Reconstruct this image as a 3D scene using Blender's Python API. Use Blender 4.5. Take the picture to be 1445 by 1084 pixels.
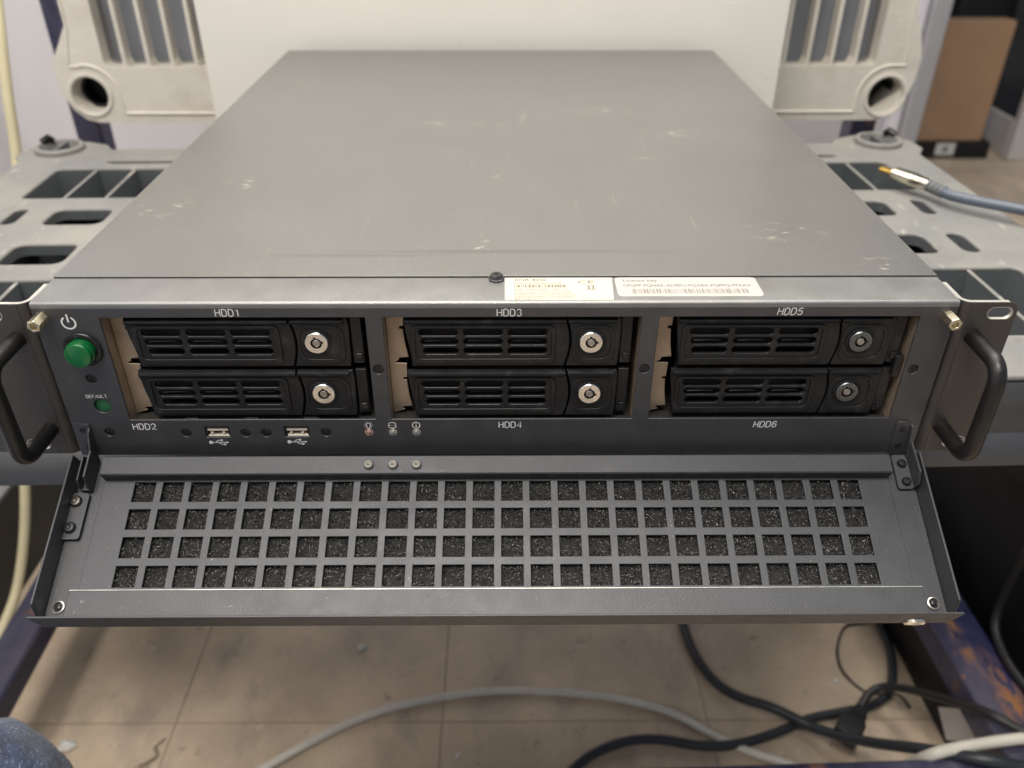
import bpy, bmesh, math, random
from mathutils import Vector, Matrix, noise
R = math.radians
for o in list(bpy.data.objects): bpy.data.objects.remove(o)
S = bpy.context.scene
C = S.collection
random.seed(7)

# ------------------------------------------------------------------ camera
cam_d = bpy.data.cameras.new('camera'); cam = bpy.data.objects.new('camera', cam_d); C.objects.link(cam)
cam.location = (.0043, -.3386, .1761)
p_, yw_, ro_ = .5783, .0085, .0019
fw = Vector((math.sin(yw_)*math.cos(p_), math.cos(yw_)*math.cos(p_), -math.sin(p_)))
rt = Vector((math.cos(yw_), -math.sin(yw_), 0)); up = rt.cross(fw)
rt, up = rt*math.cos(ro_)+up*math.sin(ro_), up*math.cos(ro_)-rt*math.sin(ro_)
cam.matrix_world = Matrix(((rt.x, up.x, -fw.x, cam.location.x), (rt.y, up.y, -fw.y, cam.location.y), (rt.z, up.z, -fw.z, cam.location.z), (0, 0, 0, 1)))
cam_d.sensor_width = 36; cam_d.lens = 1171.1/1445*36; cam_d.clip_start = .01; cam_d.clip_end = 60
cam_d.dof.use_dof = True; cam_d.dof.focus_distance = .40; cam_d.dof.aperture_fstop = 8.5
S.camera = cam

# ------------------------------------------------------------------ world, lamps, exposure
W = bpy.data.worlds.new('World'); S.world = W; W.use_nodes = True
bg = W.node_tree.nodes['Background']; bg.inputs[0].default_value = (.80, .88, 1.0, 1); bg.inputs[1].default_value = .31
def lamp(name, loc, sx, sy, power, col, rot=(0, 0, 0)):
    d = bpy.data.lights.new(name, 'AREA'); d.shape = 'RECTANGLE'; d.size = sx; d.size_y = sy
    d.energy = power; d.color = col
    o = bpy.data.objects.new(name, d); C.objects.link(o); o.location = loc; o.rotation_euler = rot
    return o
lamp('ceiling_lamp', (-.35, -.75, 1.85), 1.2, .6, 58, (1, .935, .835))
lamp('ceiling_lamp', (.15, .75, 1.85), 1.8, .6, 50, (1, .935, .835))
S.view_settings.view_transform = 'Standard'; S.view_settings.look = 'None'
S.view_settings.exposure = 0; S.view_settings.gamma = 1
S.render.engine = 'CYCLES'

# ------------------------------------------------------------------ materials
def lin(c): return tuple(((v/255+.055)/1.055)**2.4 if v/255 > .04045 else v/255/12.92 for v in c)
MATS = {}
def mat(name, col, rough=.5, metal=0, spec=.5, nscale=0, namt=0, col2=None, bump=0, bscale=200, rvar=0, coat=0, trans=0, sheen=0, thr=None):
    if name in MATS: return MATS[name]
    m = bpy.data.materials.new(name); m.use_nodes = True; nt = m.node_tree; b = nt.nodes['Principled BSDF']
    b.inputs['Base Color'].default_value = (*col, 1); b.inputs['Roughness'].default_value = rough
    b.inputs['Metallic'].default_value = metal; b.inputs['Specular IOR Level'].default_value = spec
    b.inputs['Coat Weight'].default_value = coat; b.inputs['Transmission Weight'].default_value = trans
    b.inputs['Sheen Weight'].default_value = sheen
    tc = nt.nodes.new('ShaderNodeTexCoord')
    def nz(scale, det=5, rgh=.6):
        n = nt.nodes.new('ShaderNodeTexNoise'); n.inputs['Scale'].default_value = scale; n.inputs['Detail'].default_value = det
        n.inputs['Roughness'].default_value = rgh; nt.links.new(tc.outputs['Object'], n.inputs['Vector']); return n
    if namt:
        n = nz(nscale); r = nt.nodes.new('ShaderNodeValToRGB')
        lo, hi = thr if thr else (.3, .7)
        r.color_ramp.elements[0].position = lo; r.color_ramp.elements[1].position = hi
        c2 = col2 if col2 else tuple(min(1, v*(1+namt)) for v in col)
        c1 = col if col2 else tuple(v*(1-namt) for v in col)
        r.color_ramp.elements[0].color = (*c1, 1); r.color_ramp.elements[1].color = (*c2, 1)
        nt.links.new(n.outputs['Fac'], r.inputs['Fac']); nt.links.new(r.outputs['Color'], b.inputs['Base Color'])
    if rvar:
        n = nz(nscale*2 or 20); mr = nt.nodes.new('ShaderNodeMapRange'); mr.inputs['From Min'].default_value = .3; mr.inputs['From Max'].default_value = .7
        mr.inputs['To Min'].default_value = max(.02, rough-rvar); mr.inputs['To Max'].default_value = rough+rvar
        nt.links.new(n.outputs['Fac'], mr.inputs['Value']); nt.links.new(mr.outputs['Result'], b.inputs['Roughness'])
    if bump:
        n = nz(bscale, 3, .6); bp = nt.nodes.new('ShaderNodeBump'); bp.inputs['Strength'].default_value = bump; bp.inputs['Distance'].default_value = .0006
        nt.links.new(n.outputs['Fac'], bp.inputs['Height']); nt.links.new(bp.outputs['Normal'], b.inputs['Normal'])
    MATS[name] = m; return m

def overlay(m, col, build, rough=None):
    """mix a second colour (wear, dirt) over the base colour by a mask socket made by build(nt, tc)"""
    nt = m.node_tree; b = nt.nodes['Principled BSDF']; tc = [n for n in nt.nodes if n.type == 'TEX_COORD'][0]
    fac = build(nt, tc)
    mx = nt.nodes.new('ShaderNodeMix'); mx.data_type = 'RGBA'
    inp = b.inputs['Base Color']
    if inp.is_linked: nt.links.new(inp.links[0].from_socket, mx.inputs[6])
    else: mx.inputs[6].default_value = inp.default_value
    mx.inputs[7].default_value = (*col, 1)
    nt.links.new(fac, mx.inputs[0]); nt.links.new(mx.outputs[2], inp)
    if rough is not None:
        mr = nt.nodes.new('ShaderNodeMix'); ri = b.inputs['Roughness']
        if ri.is_linked: nt.links.new(ri.links[0].from_socket, mr.inputs[2])
        else: mr.inputs[2].default_value = ri.default_value
        mr.inputs[3].default_value = rough; nt.links.new(fac, mr.inputs[0]); nt.links.new(mr.outputs[0], ri)
def mth(nt, op, a, b=None, c=None):
    n = nt.nodes.new('ShaderNodeMath'); n.operation = op; n.use_clamp = op in ('MULTIPLY_ADD',)
    for i, v in enumerate((a, b, c)):
        if v is None: continue
        if isinstance(v, (int, float)): n.inputs[i].default_value = v
        else: nt.links.new(v, n.inputs[i])
    return n.outputs[0]
def nfac(nt, tc, scale, lo, hi, detail=6, stretch=None, rot=0, coord='Object'):
    src = tc.outputs[coord]
    if stretch:
        mp = nt.nodes.new('ShaderNodeMapping'); mp.inputs['Scale'].default_value = stretch; mp.inputs['Rotation'].default_value = (0, 0, rot)
        nt.links.new(src, mp.inputs['Vector']); src = mp.outputs[0]
    n = nt.nodes.new('ShaderNodeTexNoise'); n.inputs['Scale'].default_value = scale; n.inputs['Detail'].default_value = detail; n.inputs['Roughness'].default_value = .62
    nt.links.new(src, n.inputs['Vector'])
    mr = nt.nodes.new('ShaderNodeMapRange'); mr.inputs['From Min'].default_value = lo; mr.inputs['From Max'].default_value = hi
    nt.links.new(n.outputs['Fac'], mr.inputs['Value']); return mr.outputs['Result']
def spot(nt, tc, c, rx, ry):
    """1 at a place on an object, 0 at radius rx, ry from it"""
    mp = nt.nodes.new('ShaderNodeMapping'); mp.vector_type = 'POINT'
    mp.inputs['Location'].default_value = (-c[0]/rx, -c[1]/ry, 0); mp.inputs['Scale'].default_value = (1/rx, 1/ry, 0)
    nt.links.new(tc.outputs['Object'], mp.inputs['Vector'])
    l = nt.nodes.new('ShaderNodeVectorMath'); l.operation = 'LENGTH'; nt.links.new(mp.outputs[0], l.inputs[0])
    mr = nt.nodes.new('ShaderNodeMapRange'); mr.inputs['From Min'].default_value = 1; mr.inputs['From Max'].default_value = .2
    nt.links.new(l.outputs['Value'], mr.inputs['Value']); return mr.outputs['Result']

PAINT_C = (.060, .062, .067)
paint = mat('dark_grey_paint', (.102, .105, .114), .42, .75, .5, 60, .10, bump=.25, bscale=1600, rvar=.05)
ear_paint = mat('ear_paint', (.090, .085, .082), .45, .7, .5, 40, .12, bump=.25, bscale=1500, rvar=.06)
lid_paint_lit = mat('lid_paint_lit', (.29, .29, .281), .35, .8, .5, 9, .02, bump=.28, bscale=1300, rvar=.02)  # same dark grey paint, lightened for the bright reflection on the lid
strip_paint_lit = mat('strip_paint_lit', (.255, .258, .255), .42, .75, .5, 30, .08, bump=.25, bscale=1500, rvar=.05)  # same paint again, upward-facing sheen put into the colour
door_paint = mat('door_paint', (.068, .0705, .077), .46, .5, .5, 45, .08, bump=.25, bscale=1500, rvar=.06)
black_plastic = mat('black_tray_plastic', (.0085, .009, .0105), .36, 0, .42, 50, .2, bump=.12, bscale=1200, rvar=.08)
black_matt = mat('black_matt', (.008, .008, .009), .6)
cage_metal = mat('tan_cage_metal', lin((170, 152, 133)), .42, .55, .5, 70, .16, bump=.15, bscale=500)
cage_dark = mat('cage_inner_metal', (.05, .047, .044), .5, .5)
chrome = mat('lock_chrome', (.78, .77, .75), .22, 1, .5, 200, .1, rvar=.08)
lock_core = mat('lock_core_metal', (.45, .43, .41), .35, 1)
brass = mat('plated_standoff', (.78, .70, .52), .28, 1, rvar=.08, nscale=90)
usb_metal = mat('usb_shell_metal', (.72, .66, .57), .32, .35)
usb_black = mat('usb_inner_black', (.02, .015, .012), .5)
screw_black = mat('screw_black', (.035, .035, .037), .32, .6, .5)
screw_steel = mat('screw_steel', (.33, .31, .29), .3, 1)
green = mat('green_button_plastic', (.003, .12, .03), .25, 0, .5, coat=.3)
green_dim = mat('green_recessed_plastic', (.02, .13, .05), .4)
print_white = mat('printed_white', (.72, .72, .72), .6)
ink = mat('printed_ink', (.14, .125, .10), .7)
ink_pale = mat('printed_ink_worn', (.20, .165, .11), .7)
sticker = mat('sticker_paper', (.54, .52, .45), .5, 0, .4, 60, .04)
overlay(sticker, (.45, .33, .18), lambda nt, tc: mth(nt, 'MULTIPLY', nfac(nt, tc, 260, .60, .70), nfac(nt, tc, 40, .52, .62)))
sticker_grey = mat('sticker_film', (.46, .445, .425), .4, 0, .5, 60, .05)
led = mat('light_pipe_plastic', (.30, .275, .25), .2, .2, .6)
led_pink = mat('led_pinkish', (.32, .18, .17), .2, 0, .6)
led_grey = mat('led_greyish', (.25, .24, .22), .2, 0, .6)
foam = mat('foam_strut', (.016, .0155, .015), .16, 0, .9, coat=.4)
_nt = foam.node_tree; _g = _nt.nodes.new('ShaderNodeNewGeometry'); _r = _nt.nodes.new('ShaderNodeValToRGB')
_r.color_ramp.elements[0].position = .62; _r.color_ramp.elements[0].color = (.006, .006, .006, 1); _r.color_ramp.elements[1].position = 1; _r.color_ramp.elements[1].color = (.30, .28, .25, 1)
_nt.links.new(_g.outputs['Random Per Island'], _r.inputs['Fac']); _nt.links.new(_r.outputs['Color'], _nt.nodes['Principled BSDF'].inputs['Base Color'])  # paler struts carry the foam's glints in their colour
foam_glints = mat('foam_glints', (.40, .36, .30), .5)  # pale specks painted in as glints on the black foam
foam_bed = mat('foam_bed', (.006, .006, .006), .8)
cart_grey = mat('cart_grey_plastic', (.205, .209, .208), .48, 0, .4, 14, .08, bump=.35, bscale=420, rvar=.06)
cart_clean_shade = mat('cart_grey_plastic_clean_shade', (.115, .126, .136), .45, 0, .4, 14, .10, bump=.3, bscale=420, rvar=.06)  # same plastic without dust, pocket shade darkened into its colour
overlay(cart_grey, (.285, .275, .25), lambda nt, tc: nfac(nt, tc, 9, .38, .70, 9))
overlay(cart_grey, (.13, .12, .10), lambda nt, tc: mth(nt, 'MULTIPLY', nfac(nt, tc, 60, .58, .74, 8), .4))
overlay(cart_grey, (.50, .47, .42), lambda nt, tc: mth(nt, 'MULTIPLY', nfac(nt, tc, 140, .63, .70, 6, (1, .25, 1), .6), .6))
beige = mat('beige_plastic', (.74, .70, .625), .46, 0, .4, 16, .07, bump=.25, bscale=400, rvar=.06)
overlay(beige, (.86, .83, .77), lambda nt, tc: mth(nt, 'MULTIPLY', nfac(nt, tc, 90, .60, .70, 6, (.3, 1, 1), .3), .5))
overlay(beige, (.50, .44, .36), lambda nt, tc: mth(nt, 'MULTIPLY', nfac(nt, tc, 22, .55, .80), .6))
white_board = mat('white_board', (.83, .805, .745), .30, 0, .5, 5, .02, rvar=.04)
blue_paint = mat('blue_frame_paint', (.020, .022, .070), .34, 0, .5, 24, .25, bump=.2, bscale=300, rvar=.1)
overlay(blue_paint, (.15, .14, .17), lambda nt, tc: mth(nt, 'MULTIPLY', nfac(nt, tc, 9, .40, .72, 9, (2.2, .6, 1)), .65))
overlay(blue_paint, (.30, .125, .045), lambda nt, tc: mth(nt, 'MULTIPLY', nfac(nt, tc, 34, .56, .60, 8), nfac(nt, tc, 5, .52, .60)), .8)
def rust_streak(nt, tc):
    a = mth(nt, 'MAXIMUM', spot(nt, tc, (.512, .165), .020, .09), spot(nt, tc, (.494, .262), .010, .07)); a = mth(nt, 'MAXIMUM', a, spot(nt, tc, (-.52, .31), .016, .03))
    return mth(nt, 'MULTIPLY', a, nfac(nt, tc, 85, .44, .56, 10, (1.5, .6, 1)))
overlay(blue_paint, (.24, .105, .045), rust_streak, .85)
floor_m = mat('floor_tile', (.63, .51, .385), .34, 0, .4, 5, .14, bump=.25, bscale=120, rvar=.08)
overlay(floor_m, (.45, .365, .28), lambda nt, tc: nfac(nt, tc, 7, .42, .66, 9))
overlay(floor_m, (.34, .29, .24), lambda nt, tc: mth(nt, 'MULTIPLY', nfac(nt, tc, 22, .50, .70, 9, (1, .5, 1), .5), .7))
overlay(floor_m, (.55, .48, .40), lambda nt, tc: mth(nt, 'MULTIPLY', nfac(nt, tc, 70, .64, .70, 4, (.25, 1, 1), .8), .6))
overlay(floor_m, (.60, .52, .43), lambda nt, tc: nfac(nt, tc, 55, .62, .72, 5))
overlay(floor_m, (.20, .16, .13), lambda nt, tc: mth(nt, 'MULTIPLY', nfac(nt, tc, 40, .62, .72, 6), .6))
joint_m = mat('floor_joint', (.38, .32, .26), .7)
wall_m = mat('wall_paint', (.86, .86, .91), .65, 0, .3, 4, .03, bump=.2, bscale=260)
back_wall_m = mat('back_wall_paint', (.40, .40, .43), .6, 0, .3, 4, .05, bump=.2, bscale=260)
jamb_light = mat('jamb_light_paint', (.60, .59, .66), .5, 0, .4, 8, .04)
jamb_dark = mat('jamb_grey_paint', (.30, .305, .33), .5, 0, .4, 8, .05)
base_black = mat('cove_base_vinyl', (.020, .019, .018), .45, 0, .5, 20, .3)
cardboard = mat('cardboard', (.41, .262, .165), .75, 0, .2, 12, .07, bump=.3, bscale=200)
black_case = mat('black_case_plastic', (.010, .010, .012), .5, 0, .4, 20, .3, bump=.2, bscale=300)
dark_rack = mat('dark_rack_metal', (.035, .036, .042), .5, .3, .5, 8, .3)
white_case = mat('white_enamel', (.58, .55, .54), .45, 0, .4, 6, .05)
white_label = mat('label_paper', (.70, .69, .66), .6)
grey_cable = mat('grey_white_cable', (.64, .61, .55), .45, 0, .4, 30, .08)
navy_cable = mat('navy_black_cable', (.022, .027, .036), .4, 0, .5, 40, .2)
black_cable = mat('black_cable', (.014, .014, .016), .45, 0, .5, 40, .2)
cream_cable = mat('cream_cable', (.66, .60, .40), .42, 0, .4, 30, .06)
blue_cable = mat('slate_cable', (.10, .125, .165), .38, 0, .5, 40, .1)
gold = mat('gold_plating', (.95, .62, .16), .2, 1)
silver = mat('connector_shell', (.82, .77, .64), .2, 1, rvar=.05, nscale=60)
rubber_grey = mat('strain_relief_rubber', (.16, .17, .18), .5)
denim = mat('denim', (.035, .068, .155), .85, 0, .2, 420, .4, bump=.9, bscale=900, sheen=.3)
overlay(denim, (.34, .44, .60), lambda nt, tc: mth(nt, 'MULTIPLY', nfac(nt, tc, 620, .55, .68, 3, (1, .22, 1), .7), .9))
overlay(denim, (.012, .018, .045), lambda nt, tc: mth(nt, 'MULTIPLY', nfac(nt, tc, 24, .48, .60, 3), .7))
skin_m = mat('shoe_leather', (.03, .025, .022), .5)

# scuffs and dust on the lid, each where the photograph has it (object space = world metres)
def lid_marks(nt, tc):
    tot = None
    for c, rx, ry in (((-.158, .155), .014, .02), ((.085, .32), .03, .02), ((.115, .26), .03, .014), ((-.035, .285), .05, .012), ((.02, .30), .012, .02), ((.0, .17), .006, .012), ((-.01, .065), .008, .02), ((.192, .038), .014, .013), ((.155, .08), .028, .016), ((.10, .21), .02, .012), ((-.19, .115), .02, .02)):
        s_ = spot(nt, tc, c, rx, ry); tot = s_ if tot is None else mth(nt, 'MAXIMUM', tot, s_)
    fine = nfac(nt, tc, 190, .56, .66, 6, (.5, 1, 1), .5)
    return mth(nt, 'MULTIPLY', tot, fine)
overlay(lid_paint_lit, (.60, .565, .49), lid_marks, .55)
for rot_, st_ in ((.4, (1, .012, 1)), (1.9, (1, .02, 1)), (2.7, (1, .015, 1))):
    overlay(lid_paint_lit, (.50, .48, .44), lambda nt, tc, rot_=rot_, st_=st_: mth(nt, 'MULTIPLY', mth(nt, 'MULTIPLY', nfac(nt, tc, 420, .69, .74, 2, st_, rot_), nfac(nt, tc, 9, .50, .62, 3)), .55))
overlay(lid_paint_lit, (.44, .42, .38), lambda nt, tc: mth(nt, 'MULTIPLY', nfac(nt, tc, 620, .66, .72, 2), .6))
overlay(lid_paint_lit, (.24, .235, .225), lambda nt, tc: mth(nt, 'MULTIPLY', nfac(nt, tc, 14, .50, .72, 9, (1, .6, 1), .4), .15))
def lid_streak(nt, tc):
    a = spot(nt, tc, (.0, .0545), .11, .0035); b = spot(nt, tc, (-.075, .050), .06, .003)
    return mth(nt, 'MULTIPLY', mth(nt, 'MAXIMUM', a, b), .22)
overlay(lid_paint_lit, (.05, .048, .046), lid_streak)
overlay(lid_paint_lit, (.33, .32, .30), lambda nt, tc: mth(nt, 'MULTIPLY', nfac(nt, tc, 3, .45, .80, 6), .25))
overlay(strip_paint_lit, (.36, .34, .29), lambda nt, tc: mth(nt, 'MULTIPLY', nfac(nt, tc, 160, .64, .74), .6))
overlay(door_paint, (.26, .25, .23), lambda nt, tc: mth(nt, 'MULTIPLY', nfac(nt, tc, 420, .66, .76, 4), .6))
overlay(paint, (.22, .21, .20), lambda nt, tc: mth(nt, 'MULTIPLY', nfac(nt, tc, 300, .70, .78, 4), .5))
overlay(black_plastic, (.07, .065, .06), lambda nt, tc: mth(nt, 'MULTIPLY', nfac(nt, tc, 120, .56, .80, 6), .5))
overlay(ear_paint, (.085, .078, .072), lambda nt, tc: nfac(nt, tc, 40, .50, .80, 6))

# ------------------------------------------------------------------ mesh helpers
class MB:
    def __init__(s, f=None): s.bm = bmesh.new(); s.f = f or (lambda p: p)
    def v(s, p): return s.bm.verts.new(s.f(Vector(p)))
    def face(s, vs):
        try: return s.bm.faces.new(vs)
        except ValueError: return None
    def box(s, x0, x1, y0, y1, z0, z1):
        V = [s.v((x, y, z)) for x in (x0, x1) for y in (y0, y1) for z in (z0, z1)]
        for q in ((0, 1, 3, 2), (4, 6, 7, 5), (0, 4, 5, 1), (2, 3, 7, 6), (0, 2, 6, 4), (1, 5, 7, 3)): s.face([V[i] for i in q])
        return s
    def rings(s, loops, cap=True, close=False):
        L = [[s.v(p) for p in l] for l in loops]; n = len(L[0])
        for a, b in zip(L, L[1:] + ([L[0]] if close else [])):
            for i in range(n): s.face((a[i], a[(i+1) % n], b[(i+1) % n], b[i]))
        if cap and not close: s.face(L[0][::-1]); s.face(L[-1])
        return s
    def lathe(s, o, ax, prof, n=24, cap=True, flat=0):
        o = Vector(o); ax = Vector(ax).normalized(); u = ax.orthogonal().normalized(); w = ax.cross(u)
        return s.rings([[o+ax*h+(u*math.cos(2*math.pi*(i+flat)/n)+w*math.sin(2*math.pi*(i+flat)/n))*r for i in range(n)] for r, h in prof], cap)
    def cyl(s, o, ax, r, h, n=24, b=0):
        pr = [(r, 0), (r, h)] if not b else [(r, 0), (r, h-b), (r-b*.3, h-b*.3), (r-b, h)]
        return s.lathe(o, ax, pr, n)
    def tube(s, pts, r, n=10, cap=True):
        pts = [Vector(p) for p in pts]; u = None; L = []
        for i, p in enumerate(pts):
            t = (pts[min(i+1, len(pts)-1)]-pts[max(i-1, 0)]).normalized()
            u = t.orthogonal().normalized() if u is None else (u-t*u.dot(t)).normalized()
            w = t.cross(u); rr = r[i] if isinstance(r, (list, tuple)) else r
            L.append([p+(u*math.cos(2*math.pi*k/n)+w*math.sin(2*math.pi*k/n))*rr for k in range(n)])
        return s.rings(L, cap)
    def plate(s, outer, holes, t, fr):
        """outer and hole loops in 2D, thickness t; fr(a, b, d) -> 3D"""
        g = bmesh.new(); edges = []; loops = []
        for lp in [outer]+list(holes):
            vs = [g.verts.new((a, b, 0)) for a, b in lp]; loops.append(vs)
            edges += [g.edges.new((vs[i], vs[(i+1) % len(vs)])) for i in range(len(vs))]
        bmesh.ops.triangle_fill(g, edges=edges, use_beauty=True, use_dissolve=False)
        top = {v: s.v(fr(v.co.x, v.co.y, 0)) for v in g.verts}; bot = {v: s.v(fr(v.co.x, v.co.y, t)) for v in g.verts}
        for f in g.faces:
            s.face([top[v] for v in f.verts]); s.face([bot[v] for v in reversed(f.verts)])
        for vs in loops:
            for i in range(len(vs)):
                a, b = vs[i], vs[(i+1) % len(vs)]; s.face((top[a], top[b], bot[b], bot[a]))
        g.free(); return s
    def build(s, name, m, parent=None, bevel=0, seg=2, smooth=35):
        bmesh.ops.recalc_face_normals(s.bm, faces=s.bm.faces[:])
        me = bpy.data.meshes.new(name); s.bm.to_mesh(me); s.bm.free(); me.materials.append(m)
        for p in me.polygons: p.use_smooth = True
        me.set_sharp_from_angle(angle=R(smooth))
        return place(name, me, parent, bevel, seg)
def place(name, me, parent=None, bevel=0, seg=2):
    o = bpy.data.objects.new(name, me); C.objects.link(o)
    if parent is not None:
        o.parent = parent; o.matrix_parent_inverse = Matrix.Translation(-base_of(parent))
    if bevel:
        b = o.modifiers.new('bevel', 'BEVEL'); b.width = bevel; b.segments = seg; b.limit_method = 'ANGLE'; b.angle_limit = R(40); b.harden_normals = False
        w = o.modifiers.new('normals', 'WEIGHTED_NORMAL'); w.keep_sharp = True; w.weight = 80
    return o
def base_of(o):
    p = Vector((0, 0, 0))
    while o is not None: p += o.location; o = o.parent if False else None
    return p
def thing(name, loc, label, cat, group=None):
    o = bpy.data.objects.new(name, None); C.objects.link(o); o.location = loc; o.empty_display_size = .02
    return tag(o, label, cat, group)
def tag(o, label, cat, group=None):
    o['label'] = label; o['category'] = cat
    if group: o['group'] = group
    return o
def struct(o): o['kind'] = 'structure'; return o
def rrect(x0, x1, y0, y1, r, n=5):
    out = []
    for cx, cy, a0 in ((x1-r, y1-r, 0), (x0+r, y1-r, 90), (x0+r, y0+r, 180), (x1-r, y0+r, 270)):
        for i in range(n+1):
            a = R(a0+90*i/n); out.append((cx+r*math.cos(a), cy+r*math.sin(a)))
    return out
def rect(x0, x1, y0, y1): return [(x0, y0), (x1, y0), (x1, y1), (x0, y1)]
def circ(cx, cy, r, n=24): return [(cx+r*math.cos(2*math.pi*i/n), cy+r*math.sin(2*math.pi*i/n)) for i in range(n)]
def spline(pts, n=8):
    P = [Vector(p) for p in pts]; P = [2*P[0]-P[1]]+P+[2*P[-1]-P[-2]]; out = []
    for i in range(1, len(P)-2):
        for k in range(n):
            t = k/n; a, b, c, d = P[i-1], P[i], P[i+1], P[i+2]
            out.append(.5*((2*b)+(c-a)*t+(2*a-5*b+4*c-d)*t*t+(3*b-a-3*c+d)*t**3))
    return out+[P[-2]]
MM = .001
def mm(p): return Vector(p)*MM
def text(body, size, fr, m, name, parent, align='CENTER', ext=.00008, shear=0, sx=1):
    """lettering: fr maps a flat (a, b, d) in metres to the place it is printed on"""
    cu = bpy.data.curves.new(name, 'FONT'); cu.body = body; cu.size = size; cu.align_x = align; cu.align_y = 'CENTER'; cu.extrude = ext; cu.shear = shear
    cu.resolution_u = 3; cu.offset = size*.004
    t = bpy.data.objects.new(name, cu); C.objects.link(t); bpy.context.view_layer.update()
    me = bpy.data.meshes.new_from_object(t.evaluated_get(bpy.context.evaluated_depsgraph_get()))
    bpy.data.objects.remove(t); bpy.data.curves.remove(cu)
    for v in me.vertices: v.co = fr(v.co.x*sx, v.co.y, v.co.z)
    me.materials.clear(); me.materials.append(m); me.name = name
    return place(name, me, parent)

FZ = -.67          # floor
CA = R(1.5)        # the cart stands slightly turned under the recorder
def CF(p): p = Vector(p); return Vector((p.x*math.cos(CA)-p.y*math.sin(CA), p.x*math.sin(CA)+p.y*math.cos(CA), p.z))

# ================================================================== the setting
b = MB(); b.box(-.66, 4.5, -2.5, 5, FZ-.05, FZ-.0015); struct(b.build('floor', joint_m))
fl = [o for o in C.objects if o.name == 'floor'][0]
TL = .3048; tid = 0
tile_mesh = {}
for i in range(-2, 9):
    for j in range(-4, 12):
        x0 = -.375+i*TL; y0 = .248+j*TL
        if x0+TL < -.66: continue
        t = MB(); t.box(max(x0+.0007, -.659), x0+TL-.0007, y0+.0007, y0+TL-.0007, FZ-.004, FZ)
        t.build('floor_tile', floor_m, fl, smooth=20)
def wall(name, m, *bx):
    b = MB(); b.box(*bx); return struct(b.build(name, m))
wl = wall('wall_left', wall_m, -.76, -.66, -2.5, 1.7, FZ, 1.95)
b = MB(); b.rings([[(-.66, y, FZ+.001), (-.649, y, FZ+.001), (-.6555, y, FZ+.012), (-.6565, y, FZ+.122), (-.66, y, FZ+.124)] for y in (-2.49, 1.6)]); b.build('cove_base', base_black, wl)
wb = wall('wall_back', back_wall_m, -.66, .888, 1.62, 1.72, FZ, 1.95)
b = MB(); b.box(.890, .911, 1.58, 1.74, FZ, 1.95); b.build('door_jamb', jamb_light, wb, .003)
b = MB(); b.box(.913, .952, 1.56, 1.74, FZ, 1.95); b.build('door_frame', jamb_dark, wb, .004)
wall('wall_far', jamb_dark, .952, 4.5, 3.4, 3.5, FZ, 1.95)

# ================================================================== the rackmount recorder
rec = thing('rack_recorder', (0, .27, -.0945), 'dark grey rackmount video recorder with its front door folded down on the cart', 'recorder')
HW = 213.5; DEP = 545
# body shell: sides, bottom, back (open at the front where the bays are)
b = MB(mm); b.box(-HW, -HW+1.2, 1.3, DEP, -88, -1.2); b.box(HW-1.2, HW, 1.3, DEP, -88, -1.2)
b.box(-HW+1.2, HW-1.2, 1.3, DEP, -88, -86.8); b.box(-HW+1.2, HW-1.2, DEP-1.2, DEP, -86.8, -1.2)
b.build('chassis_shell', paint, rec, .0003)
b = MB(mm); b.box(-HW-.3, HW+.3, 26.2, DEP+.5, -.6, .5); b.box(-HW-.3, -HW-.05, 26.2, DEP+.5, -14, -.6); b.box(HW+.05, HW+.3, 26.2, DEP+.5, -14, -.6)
b.build('lid', lid_paint_lit, rec, .0005, 3)
for sx in (-1, 1):
    for y in (60, 480):
        f = MB(mm); f.cyl((sx*190, y, -94.4), (0, 0, 1), 9, 6.4, 16); f.build('foot', black_plastic, rec)
# top strip bent over into the front panel edge
prof = [(25.4, -.2), (1.6, -.2)]+[(1.6-1.6*math.sin(R(a)), -1.8+1.6*math.cos(R(a))) for a in (20, 45, 70, 90)]+[(0, -3.0), (1.2, -3.0), (1.2, -1.6), (2.0, -1.4), (25.4, -1.4)]
b = MB(mm); b.rings([[(x, y, z) for y, z in prof] for x in (-HW, HW)]); b.build('top_strip', strip_paint_lit, rec)
b = MB(mm); b.box(-HW+2, HW-2, 24.8, 27.6, -2.4, -1.5); b.build('seam_backing', black_matt, rec)
# front panel sheet with its openings
BAYS = [(-183.6, -61.0), (-53.0, 67.4), (75.5, 197.0)]; BZ0, BZ1 = -65.8, -8.0
USB = [(-147.5, -135.2), (-107.6, -95.3)]
holes = [rect(x0, x1, BZ0, BZ1) for x0, x1 in BAYS]+[rect(x0, x1, -76.6, -70.2) for x0, x1 in USB]
SCR = ((-196.1, -41.4), (-195.6, -73.3), (-157.2, -73.9), (-127.3, -74.0), (-116.9, -74.1), (-86.8, -73.8), (-57.2, -36.4), (71.0, -36.3), (201.2, -37.0))
holes += [circ(-195.0, -57.3, 4.1, 24)]+[circ(x, z, 2.55, 18) for x, z in SCR]
b = MB(mm); b.plate(rect(-HW, HW, -87.9, -3.0), holes, 1.2, lambda x, z, d: (x, d, z)); panel = b.build('front_panel', paint, rec, .00025)
FP = lambda ox, oz, y=-.00012: (lambda a, c, d: Vector((ox*MM+a, y-d, oz*MM+c)))
def stroke(b, pts, w, y=-.14):
    """flat printed line on the front panel, mm"""
    P = [Vector((p[0], p[1])) for p in pts]; a = []; c = []
    for i, p in enumerate(P):
        t = (P[min(i+1, len(P)-1)]-P[max(i-1, 0)]).normalized(); n = Vector((-t.y, t.x))*w/2
        a.append(b.v((p.x+n.x, y, p.y+n.y))); c.append(b.v((p.x-n.x, y, p.y-n.y)))
    for i in range(len(P)-1): b.face((a[i], a[i+1], c[i+1], c[i]))
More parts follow.
